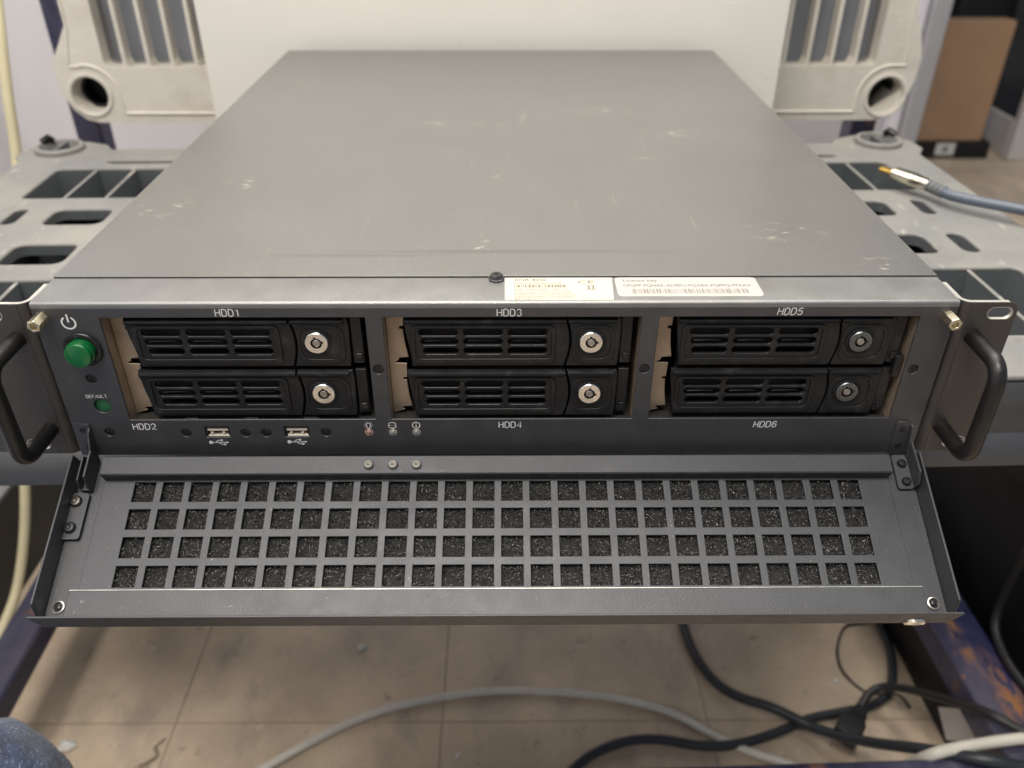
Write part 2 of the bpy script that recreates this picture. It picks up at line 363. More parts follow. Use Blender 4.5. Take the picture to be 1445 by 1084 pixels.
def arc(cx, cy, r, a0, a1, n=24): return [(cx+r*math.cos(R(a0+(a1-a0)*i/n)), cy+r*math.sin(R(a0+(a1-a0)*i/n))) for i in range(n+1)]
def disc(b, cx, cz, r, y=-.14, n=14): b.face([b.v((x, y, z)) for x, z in circ(cx, cz, r, n)])
GLY = {'H': [[(0, 0), (0, 1)], [(.6, 0), (.6, 1)], [(0, .52), (.6, .52)]], 'D': [[(0, 0), (0, 1)], [(0, 1), (.28, 1)]+arc(.25, .65, .35, 80, 0, 6)+arc(.25, .35, .35, 0, -80, 6)+[(.28, 0), (0, 0)]],
       '1': [[(.12, .76), (.34, .98), (.34, 0)]], '2': [arc(.3, .7, .29, 170, -30, 10)+[(.02, .03), (.6, .03)]], '3': [arc(.28, .735, .25, 160, -80, 10), arc(.28, .27, .28, 80, -160, 12)],
       '4': [[(.45, 0), (.45, 1), (0, .3), (.62, .3)]], '5': [[(.55, .97), (.12, .97), (.05, .5)]+arc(.28, .31, .3, 120, -155, 12)], '6': [[(.54, .85)]+arc(.30, .70, .28, 40, 170, 8)+arc(.30, .30, .29, 180, 540, 18)],
       'E': [[(.55, 1), (0, 1), (0, 0), (.57, 0)], [(0, .52), (.5, .52)]], 'F': [[(.55, 1), (0, 1), (0, 0)], [(0, .52), (.48, .52)]], 'A': [[(0, 0), (.32, 1), (.64, 0)], [(.12, .34), (.52, .34)]],
       'U': [[(0, 1), (0, .3)]+arc(.29, .3, .29, 180, 360, 8)+[(.58, 1)]], 'L': [[(0, 1), (0, 0), (.5, 0)]], 'T': [[(0, 1), (.6, 1)], [(.3, 1), (.3, 0)]]}
def lettering(body, x, z, h, name, slant=0, w=.13):
    adv = h*.86; x0 = x-(len(body)*adv-h*.26)/2; b = MB(mm)
    for k, ch in enumerate(body):
        for pl in GLY[ch]: stroke(b, [(x0+k*adv+p[0]*h+slant*p[1]*h, z-h/2+p[1]*h) for p in pl], w*h)
    b.build(name, print_white, panel)
for nm, x, z, sh in (('HDD1', -123.8, -5.35, 0), ('HDD2', -177.3, -69.8, 0), ('HDD3', 5.9, -5.5, 0), ('HDD4', 6.3, -69.3, 0), ('HDD5', 135.6, -5.2, .14), ('HDD6', 134.7, -69.5, .14)):
    lettering(nm, x, z, 3.55, 'bay_lettering', sh)
lettering('DEFAULT', -196.3, -51.4, 1.75, 'button_lettering', 0, .16)
b = MB(mm); stroke(b, arc(-198, -10.4, 3.1, 122, 418), .85); stroke(b, [(-198, -5.9), (-198, -10.2)], .85); b.build('power_symbol', print_white, panel)
for ux, uz in ((-141.6, -79.8), (-101.8, -79.6)):
    b = MB(mm); disc(b, ux-4.2, uz, 1.05); stroke(b, [(ux-4.2, uz), (ux+4.0, uz)], .4); stroke(b, [(ux-2.0, uz), (ux-.4, uz+1.3), (ux+1.0, uz+1.3)], .4)
    stroke(b, [(ux-.6, uz), (ux+1.0, uz-1.3), (ux+2.4, uz-1.3)], .4); disc(b, ux+1.3, uz+1.3, .6); b.face([b.v((ux+2.2+dx, -.14, uz-1.3+dz)) for dx, dz in ((-.1, -.55), (1.0, -.55), (1.0, .55), (-.1, .55))])
    b.face([b.v((ux+dx, -.15, uz+dz)) for dx, dz in ((3.7, -.65), (4.9, 0), (3.7, .65))]); b.build('usb_symbol', print_white, panel)
b = MB(mm); stroke(b, arc(-65, -69.3, 1.15, -60, 240, 18), .35); stroke(b, [(-65.6, -70.3), (-65.6, -71.2), (-64.4, -71.2), (-64.4, -70.3)], .35)
for a in range(0, 360, 45):
    if a != 270: stroke(b, [(-65+1.6*math.cos(R(a)), -69.3+1.6*math.sin(R(a))), (-65+2.2*math.cos(R(a)), -69.3+2.2*math.sin(R(a)))], .3)
b.build('lamp_symbol', print_white, panel)
b = MB(mm); stroke(b, [(p[0], -68.6+(p[1]+68.6)*.5) for p in arc(-53, -68.6, 1.8, 0, 360)], .35); stroke(b, [(-54.8, -68.6), (-54.8, -70.2)]+[(p[0], -70.2+(p[1]+70.2)*.5) for p in arc(-53, -70.2, 1.8, 180, 360, 10)]+[(-51.2, -68.6)], .35)
stroke(b, [(-54.6, -69.4), (-51.4, -69.4)], .35); b.build('disk_symbol', print_white, panel)
b = MB(mm); stroke(b, arc(-41, -69.4, 1.9, 0, 360), .38); stroke(b, [(-41, -70.5), (-41, -69.3)], .5); disc(b, -41, -68.5, .32); b.build('info_symbol', print_white, panel)

def screw(x, z, r=2.3, name='countersunk_screw', parent=rec, m=screw_black, y=.0):
    b = MB(mm); b.lathe((x, y+1.3, z), (0, -1, 0), [(r*1.15, 0), (r*1.15, .35), (r, .75), (r*.6, .95), (.01, .98)], 20, False)
    o = b.build(name, m, parent)
    c = MB(mm); s_ = random.uniform(0, 1.5)
    for k in (0, math.pi/2):
        u = Vector((math.cos(s_+k), 0, math.sin(s_+k))); w = Vector((-u.z, 0, u.x)); q = Vector((x, y+.30, z))
        c.face([c.v(q+u*r*.62*i+w*r*.13*j) for i, j in ((-1, -1), (1, -1), (1, 1), (-1, 1))])
    c.build('cross_slot', black_matt, o); return o
for x, z in SCR: screw(x, z, 2.25)
# hexagonal standoffs
for sx in (-1, 1):
    b = MB(mm); b.lathe((sx*208.8, .0, -7.3), (0, -1, 0), [(3.3, .02), (3.3, 9.2), (3.0, 9.8), (1.8, 9.8), (1.7, 7.0), (.01, 7.0)], 6, False, .5)
    b.build('hex_standoff', brass, rec, .00025)
# power button
b = MB(mm); b.lathe((-195.1, 0, -24.6), (0, -1, 0), [(9.0, 0), (9.0, .8), (8.6, 1.3), (7.0, 1.6), (6.8, .6), (6.8, .1)], 40, False); pb = b.build('power_button', black_plastic, rec)
b = MB(mm); b.lathe((-195.1, 0, -24.6), (0, -1, 0), [(6.35, .1), (6.35, 3.6), (6.6, 3.7), (6.6, 4.2), (6.25, 4.3), (6.25, 6.4), (5.9, 7.0), (5.2, 7.2), (.01, 7.35)], 40, False); b.build('green_cap', green, pb)
b = MB(mm); b.lathe((-195.0, 3.2, -57.3), (0, -1, 0), [(4.6, 0), (4.6, 1.6), (4.2, 1.8), (.01, 2.0)], 28, False); b.build('default_button', green_dim, rec)
b = MB(mm); b.lathe((-195.0, 1.15, -57.3), (0, 1, 0), [(4.15, 0), (4.15, 3.5)], 28, False); b.build('button_well', black_matt, rec)
# usb sockets
for x0, x1 in USB:
    cx = (x0+x1)/2; z0, z1 = -76.2, -70.6
    b = MB(mm)
    o_ = rect(x0+.5, x1-.3, z0, z1); i_ = rect(x0+1.0, x1-.8, z0+.65, z1-.6)
    b.plate(o_, [i_], 12, lambda x, z, d: (x, .2+d, z)); u_ = b.build('usb_port', usb_black, rec)
    b = MB(mm); b.box(x0+1.3, x1-.4, .05, 3, z0+.1, z0+.75); b.build('shell_lip', usb_metal, u_, .0001)
    b = MB(mm); b.box(x0+1.1, x1-.9, .5, 11, z1-2.3, z1-.6); b.build('contact_tongue', mat('usb_tongue', (.62, .55, .47), .4), u_)
    for k in (-1, 1):
        b = MB(mm); b.box(cx+k*2.9-.75, cx+k*2.9+.55, .4, 1.0, z0+1.3, z0+2.5); b.build('contact', usb_metal, u_)
    b = MB(mm); b.box(x0+.95, x1-.75, 7.5, 8, z0+.5, z1-.5); b.build('socket_back', usb_black, u_)
# indicator lamps in the panel
for x, m_ in ((-65.0, led_pink), (-52.9, led_grey), (-41.0, led_grey)):
    b = MB(mm); b.lathe((x, 0, -73.8), (0, -1, 0), [(2.2, .01), (2.1, .15), (1.7, .2), (1.6, .05), (1.4, .05), (1.0, .5), (.01, .7)], 18, False); b.build('indicator_light', m_, rec)

# drive bays: tan side walls, dark top, floor and back
for (x0, x1) in BAYS:
    b = MB(mm); b.box(x0-1.4, x0-.05, 1.25, 60, BZ0-3, BZ1+1); b.build('bay_wall', cage_metal, rec)
    b = MB(mm); b.box(x1+.05, x1+1.4, 1.25, 60, BZ0-3, BZ1+1); b.build('bay_wall', cage_metal, rec)
    b = MB(mm); b.box(x0-.05, x1+.05, 1.25, 60, BZ1+.05, BZ1+1); b.box(x0-.05, x1+.05, 1.25, 60, BZ0-3, BZ0-2.2); b.box(x0-.05, x1+.05, 59, 60, BZ0-2.2, BZ1); b.build('bay_lining', cage_dark, rec)
    # notched metal rail beside the trays
    b = MB(mm); zz = []
    for zt in (0, -28.9):
        t0 = BZ1-1.0+zt
        zz += [(2.2, t0), (8.6, t0-.3), (8.2, t0-8.3), (6.3, t0-8.5), (6.3, t0-9.7), (8.0, t0-9.9), (8.6, t0-18), (9.8, t0-25.6), (4.9, t0-26.0), (4.9, t0-27.2)]
    out = [(x0+.1, BZ1-.9)]+[(x0+a, c) for a, c in zz]+[(x0+6, BZ0+.2), (x0+.1, BZ0-1.8)]
    b.plate(out, [], .9, lambda x, z, d: (x, 8.5+d, z)); b.build('notched_rail', cage_metal, rec, .0002)
    for k in range(3 if x0 < -100 else 0):
        b = MB(mm); b.box(x0+26+k*30, x0+33+k*30, 2.5, 14, BZ0-2.1, BZ0-1.0); b.build('cage_tab', cage_dark, rec, .0002)

chrome_dark_reflection = mat('lock_chrome_dark_reflection', (.17, .185, .20), .3, 1, .5, 200, .15, rvar=.08)  # darker reflection on the right bay's locks put into the chrome colour
rt_ = random.Random(11)
def tray(x0, x1, zt):
    """one lockable drive tray, front at y 2.6 mm; its latch end is to the right"""
    L = x0+9.4; Rr = x1-3.0; z1 = zt-1.6; z0 = zt-28.2; sp = x0+85.5+rt_.uniform(-.5, .5); Y = 2.6+rt_.uniform(-.5, .6); la_ = R(rt_.uniform(-14, 14))
    # grille half: outline with a swept left end, nine slots
    left = [(L+2.6*math.sin(k/8*math.pi/2)**2.2, z1-(z1-z0)*k/8) for k in range(9)]
    right = [(sp+2.4*math.sin(k/8*math.pi), z0+(z1-z0)*k/8) for k in range(9)]
    out = left+right
    sl = []
    for r_ in range(3):
        zc = z1-8.1-5.05*r_
        for c_ in range(3):
            a0 = L+6.6+21.1*c_+.9*r_*(c_ == 0); a1 = L+6.6+21.1*c_+18.6
            sl.append(rrect(a0, a1, zc-1.75, zc+1.75, 1.7, 4))
    b = MB(mm); b.plate(out, sl, 2.4, lambda x, z, d: (x, Y+d, z))
    t = b.build('drive_tray', black_plastic, rec, .0004)
    b = MB(mm); b.box(L+3.2, sp, 12, 13, z0, z1); b.box(L+3.2, sp, 5.0, 12, z1-.6, z1); b.box(L+3.2, sp, 5.0, 12, z0, z0+.6); b.build('tray_body', black_matt, t)
    # raised frame round the slots and the rounded ridge along the top
    fo = rrect(L+2.6, sp-4.2, z0+1.6, z1-4.0, 3.2, 5); fi = rrect(L+4.9, sp-6.4, z0+4.4, z1-5.6, 2.4, 5)
    b = MB(mm); b.plate(fo, [fi], .8, lambda x, z, d: (x, Y-.75+d, z)); b.build('slot_frame', black_plastic, t, .0005, 3)
    pr = [(Y, z1-3.2), (Y-1.3, z1-2.8), (Y-1.9, z1-1.8), (Y-1.6, z1-.7), (Y-.4, z1-.1), (Y+1, z1)]
    b = MB(mm); b.rings([[(x, y, z) for y, z in pr] for x in (L+.6, sp+.3)]); b.build('grip_ridge', black_plastic, t)
    for k in range(3):
        b = MB(mm); b.tube([(L+9+k*21.1, 4.0, z1-13.2), (L+16+k*21.1, 3.9, z1-12.9), (L+22+k*21.1, 4.3, z1-13.3)], .35, 6); b.build('slot_wire', screw_black, t)
    # latch end with the lock
    la = [(sp+.9+2.4*math.sin(k/8*math.pi), z1-(z1-z0)*k/8) for k in range(9)]
    lb = [(Rr-6.5, z0), (Rr-6.0, z0+4), (Rr-5.6, z1-4), (Rr-6.2, z1)]
    cx, cz = sp+12.6, z1-13.2
    b = MB(mm); b.plate(la+lb, [circ(cx, cz, 6.5, 32)], 3.2, lambda x, z, d: (x, Y+d, z)); lt = b.build('latch_cover', black_plastic, t, .0004)
    pr = [(Y, z1-3.2), (Y-1.2, z1-2.8), (Y-1.7, z1-1.8), (Y-1.4, z1-.7), (Y-.3, z1-.1), (Y+1, z1)]
    b = MB(mm); b.rings([[(x, y, z) for y, z in pr] for x in (sp+1.5, Rr-8)]); b.build('latch_ridge', black_plastic, t)
    fo = rrect(cx-9.0, Rr-8.2, z0+1.6, z1-4.2, 5.5, 6); fi = rrect(cx-7.6, Rr-10.2, z0+4.2, z1-5.2, 5.2, 6)
    b = MB(mm); b.plate(fo, [fi], .6, lambda x, z, d: (x, Y-.55+d, z)); b.build('latch_frame', black_plastic, t, .0005, 3)
    b = MB(mm); b.lathe((cx, Y, cz), (0, -1, 0), [(6.9, -.2), (6.9, .6), (6.4, .9), (5.9, .7), (5.8, -1)], 36, False); b.build('lock_collar', black_plastic, t)
    b = MB(mm); b.lathe((cx, Y, cz), (0, -1, 0), [(5.6, -3), (5.6, .9), (5.3, 1.25), (2.75, 1.25), (2.65, .9), (2.65, -2)], 40, False); b.build('lock_ring', chrome_dark_reflection if x0 > 70 else chrome, t)
    b = MB(mm); b.lathe((cx, Y+2, cz), (0, -1, 0), [(2.7, 0), (.01, .1)], 24, False)
    for dx, dz in ((-2.9*math.sin(la_), 2.9*math.cos(la_)), (2.9*math.cos(la_), 2.9*math.sin(la_))): b.box(cx+dx-.55, cx+dx+.55, Y-1.32, Y-.9, cz+dz-.55, cz+dz+.55)
    b.build('key_slot', black_matt, t)
    b = MB(mm); b.lathe((cx, Y, cz), (0, -1, 0), [(1.85, -2), (1.85, 1.0), (1.6, 1.2), (.01, 1.2)], 24, False); b.build('lock_pin', lock_core, t)
    b = MB(mm); b.box(Rr-5.4, Rr, 4.5, 8, z0+.5, z1-.5); b.box(Rr-4.0, Rr-.8, 3.6, 4.5, z0+3, z0+6.5); b.build('latch_block', black_plastic, t, .0004)
for (x0, x1) in BAYS:
    for zt in (BZ1, BZ1-28.9): tray(x0, x1, zt)
b = MB(mm); b.box(192.6, 196.6, 2.2, 7, -43, -31); b.build('bay_clip', black_plastic, rec, .0006)

# rack ears with handles
for sx in (-1, 1):
    b = MB(mm)
    outl = rrect(219.5, 241.6, -87.0, -.9, 5.0, 6)
    # square inner corners where the plate runs into its bend
    outl = [(219.5, z) if x < 224 else (x, z) for x, z in outl]; o2 = []
    for q in outl:
        if not o2 or (Vector(q)-Vector(o2[-1])).length > .01: o2.append(q)
    b.f = lambda p, sx=sx: Vector((p.x*sx, p.y, p.z))*MM
    b.plate(o2, [rrect(227.8, 239.6, -9.9, -3.4, 3.2, 6), rrect(227.8, 239.6, -84.2, -77.7, 3.2, 6)], 2.0, lambda x, z, d: (x, .2+d, z))
    pth = [(214.1, 21)]+[(214.1, 6)]+[(219.5-5.4*math.cos(R(a)), .2+5.8*(1-math.sin(R(a)))) for a in (15, 35, 55, 75, 90)]
    inn = [(216.1, 21), (216.1, 6)]+[(219.5-3.4*math.cos(R(a)), 2.2+3.8*(1-math.sin(R(a)))) for a in (15, 35, 55, 75, 90)]
    pr = pth+inn[::-1]
    b.rings([[(x, y, z) for x, y in pr] for z in (-87.0, -.9)])
    ear = b.build('rack_ear', ear_paint, rec, .0003)
    bare_lit = mat('bare_lit_edge', (.62, .60, .56), .42, .6, .5, 90, .2)
    for z0_, z1_ in ((-9.9, -3.4), (-84.2, -77.7)):
        b = MB(lambda p, sx=sx: Vector((p.x*sx, p.y, p.z))*MM); b.plate(rrect(227.8, 239.6, z0_, z1_, 3.2, 6), [rrect(228.05, 239.35, z0_+.25, z1_-.25, 2.95, 6)], 1.9, lambda x, z, d: (x, .26+d, z)); b.build('slot_edge', bare_lit, ear)
    b = MB(lambda p, sx=sx: Vector((p.x*sx, p.y, p.z))*MM); b.rings([[(x, y, z) for x, y in pr] for z in (-.88, -.72)]); b.box(219.5, 236.6, .25, 2.15, -.88, -.72); b.build('lit_top_edge', bare_lit, ear)  # light caught by the ear's top edge, put in as a bright strip
    hx = 224.6; d = 28; rb = 9; pts = [(hx, .4, -19.2), (hx, -(d-rb), -19.2)]
    pts += [(hx, -(d-rb)-rb*math.sin(R(a)), -19.2-rb+rb*math.cos(R(a))) for a in (15, 30, 45, 60, 75, 90)]
    pts += [(hx, -d, -71.4+rb)]+[(hx, -(d-rb)-rb*math.cos(R(a)), -71.4+rb-rb*math.sin(R(a))) for a in (15, 30, 45, 60, 75, 90)]+[(hx, .4, -71.4)]
    b = MB(lambda p, sx=sx: Vector((p.x*sx, p.y, p.z))*MM); b.tube(pts, 3.9, 18); b.build('handle', mat('handle_black', (.012, .0115, .0115), .36, .1, .5, 60, .25, bump=.2, bscale=900, rvar=.08), ear)

# cover screw on the strip
b = MB(mm); b.lathe((-.2, 23.6, .0), (0, 0, 1), [(3.9, -.2), (3.9, .5), (3.3, .9), (3.1, 2.2), (2.7, 2.7), (1.3, 2.8), (1.2, 2.1), (.01, 2.0)], 24, False); cs = b.build('cover_screw', mat('cover_screw_steel', (.10, .10, .10), .3, .8), rec)
b = MB(mm); b.box(-2.2, 1.8, 23.25, 23.95, 2.3, 2.86); b.box(-.55, .15, 21.6, 25.6, 2.3, 2.87); b.build('cross_slot', black_matt, cs)
# stickers on the strip
b = MB(mm); b.plate([(3.8, 25.2), (3.8, 1.7), (54.0, 1.7), (55.6, 25.2)], [], .12, lambda x, y, d: (x, y, -.05-d)); st1 = b.build('rating_sticker', sticker, rec)
st1['label'] = 'cream rating sticker with faded print'
TP = lambda ox, oy: (lambda a, c, d: Vector((ox*MM+a, oy*MM+c, -.00003+d)))
def ttext(body, size, x, y, m=ink, parent=None, sx=1): text(body, size*MM, TP(x, y), m, 'sticker_print', parent, 'LEFT', .00001, 0, sx)
ttext('XNR-4206', 3.6, 8.0, 22.6, ink, st1, 1.0)
ttext('Rackmount Standalone NVR', 2.3, 8.0, 19.2, ink_pale, st1, .86)
ttext('S/N: XNR4206 1142  11', 2.2, 8.2, 12.6, ink_pale, st1, 1.15)
for k, tx in enumerate(('This device complies with Part 15 of the FCC Rules.', 'Operation is subject to the following two conditions:', '(1) this device may not cause harmful interference, and', '(2) this device must accept any interference received,', 'including interference that may cause undesired operation.', 'Made in Korea')):
    ttext(tx, 1.65, 8.0, 10.2-1.55*k, ink_pale, st1, .78 if k != 4 else .73)
ttext('CE', 4.4, 38.5, 20.2, ink, st1, 1.5)
b = MB(mm)
for x0_, x1_, y0_, y1_ in ((42.0, 47.0, 15.9, 16.5), (42.0, 47.0, 12.4, 13.2), (43.2, 43.9, 13.4, 15.9), (45.3, 46.0, 13.4, 15.9)): b.face([b.v((x, y, -.02)) for x, y in rect(x0_, x1_, y0_, y1_)])
b.build('bin_mark', ink, st1)
def barcode(x0, x1, y0, y1, parent, m, seed):
    rn = random.Random(seed); b = MB(mm); x = x0
    while x < x1:
        w = rn.choice((.3, .3, .6, .9)); b.face([b.v((a, c, -.02)) for a, c in rect(x, min(x+w, x1), y0, y1)]); x += w+rn.choice((.3, .4, .7))
    b.build('barcode', m, parent)
barcode(8.3, 33, 14.6, 17.6, st1, ink_pale, 3)
b = MB(mm); b.plate(rrect(56.5, 124.6, 5.2, 25.3, 2.6, 5), [], .15, lambda x, y, d: (x, y, -.04-d)); st2 = b.build('licence_sticker', sticker_grey, rec)
st2['label'] = 'pale grey sticker with a licence key and barcode'
ttext('License key', 3.4, 60.2, 21.7, ink, st2, 1.05)
ttext('CPGPP-PQHAK-ADBPU-PQABA-PQPPQ-PPAAX', 3.7, 59.8, 16.4, ink, st2, .80)
barcode(63.5, 118.5, 8.2, 13.0, st2, mat('barcode_grey', (.24, .225, .20), .7), 8)

# ------------------------------------------------ front door, hinged along the bottom edge, hanging open
DA = R(28); dc, ds = math.cos(DA), math.sin(DA)
def DP(p): # door frame in mm: x, s outwards, h above the pan
    return Vector((p.x, -p.y*dc-p.z*ds, -88.0-p.y*ds+p.z*dc))*MM
b = MB(DP); b.box(-211, 211, 4.5, 84.6, -4.2, -3.4)
# side walls, chamfered at the free end
for sx in (-1, 1):
    for xa, xb in ((211.2, 212.3),):
        pr = [(5, -4.2), (5, 12.4), (79.5, 13), (84.2, 4), (84.2, -4.2)]
        b.rings([[(sx*x, s_, h) for s_, h in pr] for x in (xa, xb)])
b.box(-212.3, 212.3, 84.8, 85.9, -4.2, 13)
door = b.build('front_door', door_paint, rec, .0003)
GW = 10.6; GP = (2*182.7-GW)/25; gh = []
for r_ in range(4):
    s0 = 15.3+14.35*r_
    for c_ in range(26):
        a = -182.7+GP*c_; gh.append(rect(a, a+GW, s0, s0+10.4))
b = MB(DP); b.plate(rect(-198.2, 198.2, 13.2, 71.5), gh, 1.0, lambda x, s_, d: (x, s_, -d+.9)); b.build('grille_plate', door_paint, door, .00022)
for sx in (-1, 1):
    b = MB(DP); b.box(sx*198.0, sx*210.9, 5, 84.6, -3.3, .3); b.build('side_margin', door_paint, door)
b = MB(DP); b.box(-197.9, 197.9, 13.4, 71.2, -3.3, -2.2); b.build('foam_bed', foam_bed, door)
# reticulated foam: short struts behind every opening
b = MB(DP); bd = MB(DP); rn = random.Random(5)
for h_ in gh:
    xa, sa = h_[0]; xb, sb = h_[2]
    for k in range(120):
        c = Vector((rn.uniform(xa-.4, xb+.4), rn.uniform(sa-.4, sb+.4), rn.uniform(-2.1, -.25)))
        d_ = Vector((rn.gauss(0, 1), rn.gauss(0, 1), rn.gauss(0, .6))).normalized(); l_ = rn.uniform(.3, .8); w_ = rn.uniform(.09, .19)
        u = d_.orthogonal().normalized(); u.rotate(Matrix.Rotation(rn.uniform(0, 6), 3, d_)); w = d_.cross(u)
        A = [b.v(c-d_*l_+(u*math.cos(q)+w*math.sin(q))*w_) for q in (0, 2.1, 4.2)]; B = [b.v(c+d_*l_+(u*math.cos(q)+w*math.sin(q))*w_) for q in (0, 2.1, 4.2)]
        for i in range(3): b.face((A[i], A[(i+1) % 3], B[(i+1) % 3], B[i]))
    for k in range(rn.randint(12, 26)):
        c = Vector((rn.uniform(xa+.3, xb-.3), rn.uniform(sa+.3, sb-.3), rn.uniform(-1.2, -.1))); l_ = rn.uniform(.06, .22)
        T = [bd.v(c+Vector(q)*l_) for q in ((1, 0, 0), (-.5, .9, rn.uniform(-.4, .4)), (-.5, -.9, rn.uniform(-.4, .4)), (0, 0, .8))]
        for q in ((0, 1, 3), (1, 2, 3), (2, 0, 3), (0, 2, 1)): bd.face([T[i] for i in q])
fd_ = bd.build('foam_glints', foam_glints, door); fd_['kind'] = 'stuff'
fo_ = b.build('filter_foam', foam, door, smooth=180); fo_['kind'] = 'stuff'
# raised ledge along the hinge and the strip along the free edge
pr = [(4.0, -3), (4.0, 7.4), (4.6, 8.0), (13.6, 8.0), (14.2, 7.4), (14.2, 1.0), (13.2, 1.0), (13.2, -3)]
b = MB(DP); b.rings([[(x, s_, h) for s_, h in pr] for x in (-198, 198)]); ld = b.build('hinge_ledge', door_paint, door)
b = MB(DP); b.box(-201.5, 201.5, 70.4, 84.0, 1.0, 2.6); es_ = b.build('edge_strip', door_paint, door, .0004)
worn_glint = mat('worn_edge_glint', (.50, .49, .46), .4, .6, .5, 60, .35)
b = MB(DP); b.box(-201.4, 201.4, 70.12, 70.42, 1.1, 2.45); b.build('worn_edge_glint', worn_glint, es_)  # edge highlight put in as a bright strip, with some wear
for x in (-64.6, -52.4, -40.6):
    b = MB(DP); b.lathe((x, 9.6, 8.0), (0, 0, 1), [(2.15, -1), (2.15, 1.7), (1.85, 2.1), (1.1, 2.1), (.95, 1.6), (.01, 1.6)], 20, False); lp_ = b.build('light_pipe', led, door)
    b = MB(DP); b.lathe((x, 9.6, 8.0), (0, 0, 1), [(2.55, -.2), (2.55, .15), (2.2, .2)], 20, False); b.build('pipe_hole', black_matt, lp_)
    b = MB(DP); b.box(x-.8, x+.8, 9.4, 9.9, 9.55, 9.75); b.build('pipe_mark', screw_black, lp_)
for sx in (-1, 1):
    b = MB(DP); b.lathe((sx*205.4, 77.9, .3), (0, 0, 1), [(3.0, 0), (2.95, .9), (2.45, 1.1), (2.3, .2)], 24, False); mc_ = b.build('magnet_catch', mat('catch_ring', (.5, .48, .45), .35, .8), door)
    b = MB(DP); b.lathe((sx*205.4, 77.9, .3), (0, 0, 1), [(2.35, .15), (1.3, .2), (1.2, 1.0), (.8, 1.2), (.01, 1.2)], 20, False); b.build('catch_pin', screw_black, mc_)
b = MB(DP); b.lathe((195, 86, -1.0), (0, 1, -.2), [(5.2, -1), (5.2, .4), (4.4, 1.4), (.01, 1.8)], 28, False); b.build('thumb_latch', silver, door)
# hinges: leaf on the panel, arm, leaf on the door
def dscrew(x, s_, h, parent, m=screw_black, r=2.9):
    b = MB(DP); b.lathe((x, s_, h), (0, 0, 1), [(r, 0), (r, 1.1), (r*.8, 1.9), (r*.45, 2.0), (r*.4, 1.4), (.01, 1.3)], 20, False); o = b.build('hinge_screw', m, parent)
b = MB(mm); b.plate([(-211.6, -67.6), (-205.0, -67.6), (-204.2, -69), (-205.4, -86.5), (-209.6, -86.5)], [], .9, lambda x, z, d: (x, -.9+d, z))
b.rings([[(x, y, z) for y, z in ((-.2, -70), (-3.0, -72), (-8.5, -86), (-8.0, -91), (-3, -92), (-.2, -87))] for x in (-205.6, -204.6)])
hl = b.build('hinge_bracket', paint, rec, .0003)
b = MB(mm); b.lathe((-208.4, -.85, -71.2), (0, -1, 0), [(1.5, 0), (1.4, .5), (.01, .6)], 14, False); b.lathe((-207.8, -.85, -82.0), (0, -1, 0), [(1.5, 0), (1.4, .5), (.01, .6)], 14, False); b.build('bracket_rivet', screw_black, hl)
b = MB(DP); b.plate(rrect(-212.9, -203.2, 21.6, 45.6, 1.6, 4), [], 1.0, lambda x, s_, d: (x, s_, 2.6-d))
b.rings([[(x, s_, h) for s_, h in ((2, 4), (3, 12.6), (17, 12.6), (20.5, 5.5), (20.5, .4), (4, .4))] for x in (-203.8, -202.8)])
b.rings([[(x, s_, h) for s_, h in ((4, 6), (5, 10.6), (18, 10.6), (20.5, 7.0), (20.5, 3), (6, 3))] for x in (-207.6, -206.8)])
b.box(-207.6, -202.8, 19.8, 20.8, 1.0, 4.2); b.build('hinge_leaf', door_paint, door, .0003)
dscrew(-208.8, 26.2, 2.6, door, mat('worn_screw', (.12, .11, .10), .3, .9)); dscrew(-208.6, 39.8, 2.6, door)
b = MB(mm); b.plate(rrect(201.2, 208.6, -90.0, -67.6, 2.0, 4), [], .9, lambda x, z, d: (x, -.9+d, z)); b.rings([[(x, y, z) for y, z in ((-.2, -69), (-2.2, -70), (-5.5, -85), (-5.5, -91), (-.2, -90))] for x in (208.6, 209.5)])
hr = b.build('hinge_bracket', paint, rec, .0003)
for z in (-72.0, -82.5):
    b = MB(mm); b.lathe((205.0, -.85, z), (0, -1, 0), [(1.7, 0), (1.6, .5), (.01, .6)], 14, False); b.build('bracket_rivet', screw_black, hr)
b = MB(DP); b.plate(rrect(201.6, 209.2, 2.4, 21.0, 1.4, 4), [], 1.0, lambda x, s_, d: (x, s_, 2.6-d))
b.rings([[(x, s_, h) for s_, h in ((-2, 2), (-1, 11), (15.5, 12), (20.6, 7), (20.6, .6), (2, .6))] for x in (209.2, 210.3)])
b.build('hinge_leaf', door_paint, door, .0003); dscrew(205.8, 7.4, 2.6, door, screw_black, 2.3); dscrew(206.0, 17.2, 2.6, door, screw_black, 2.3)

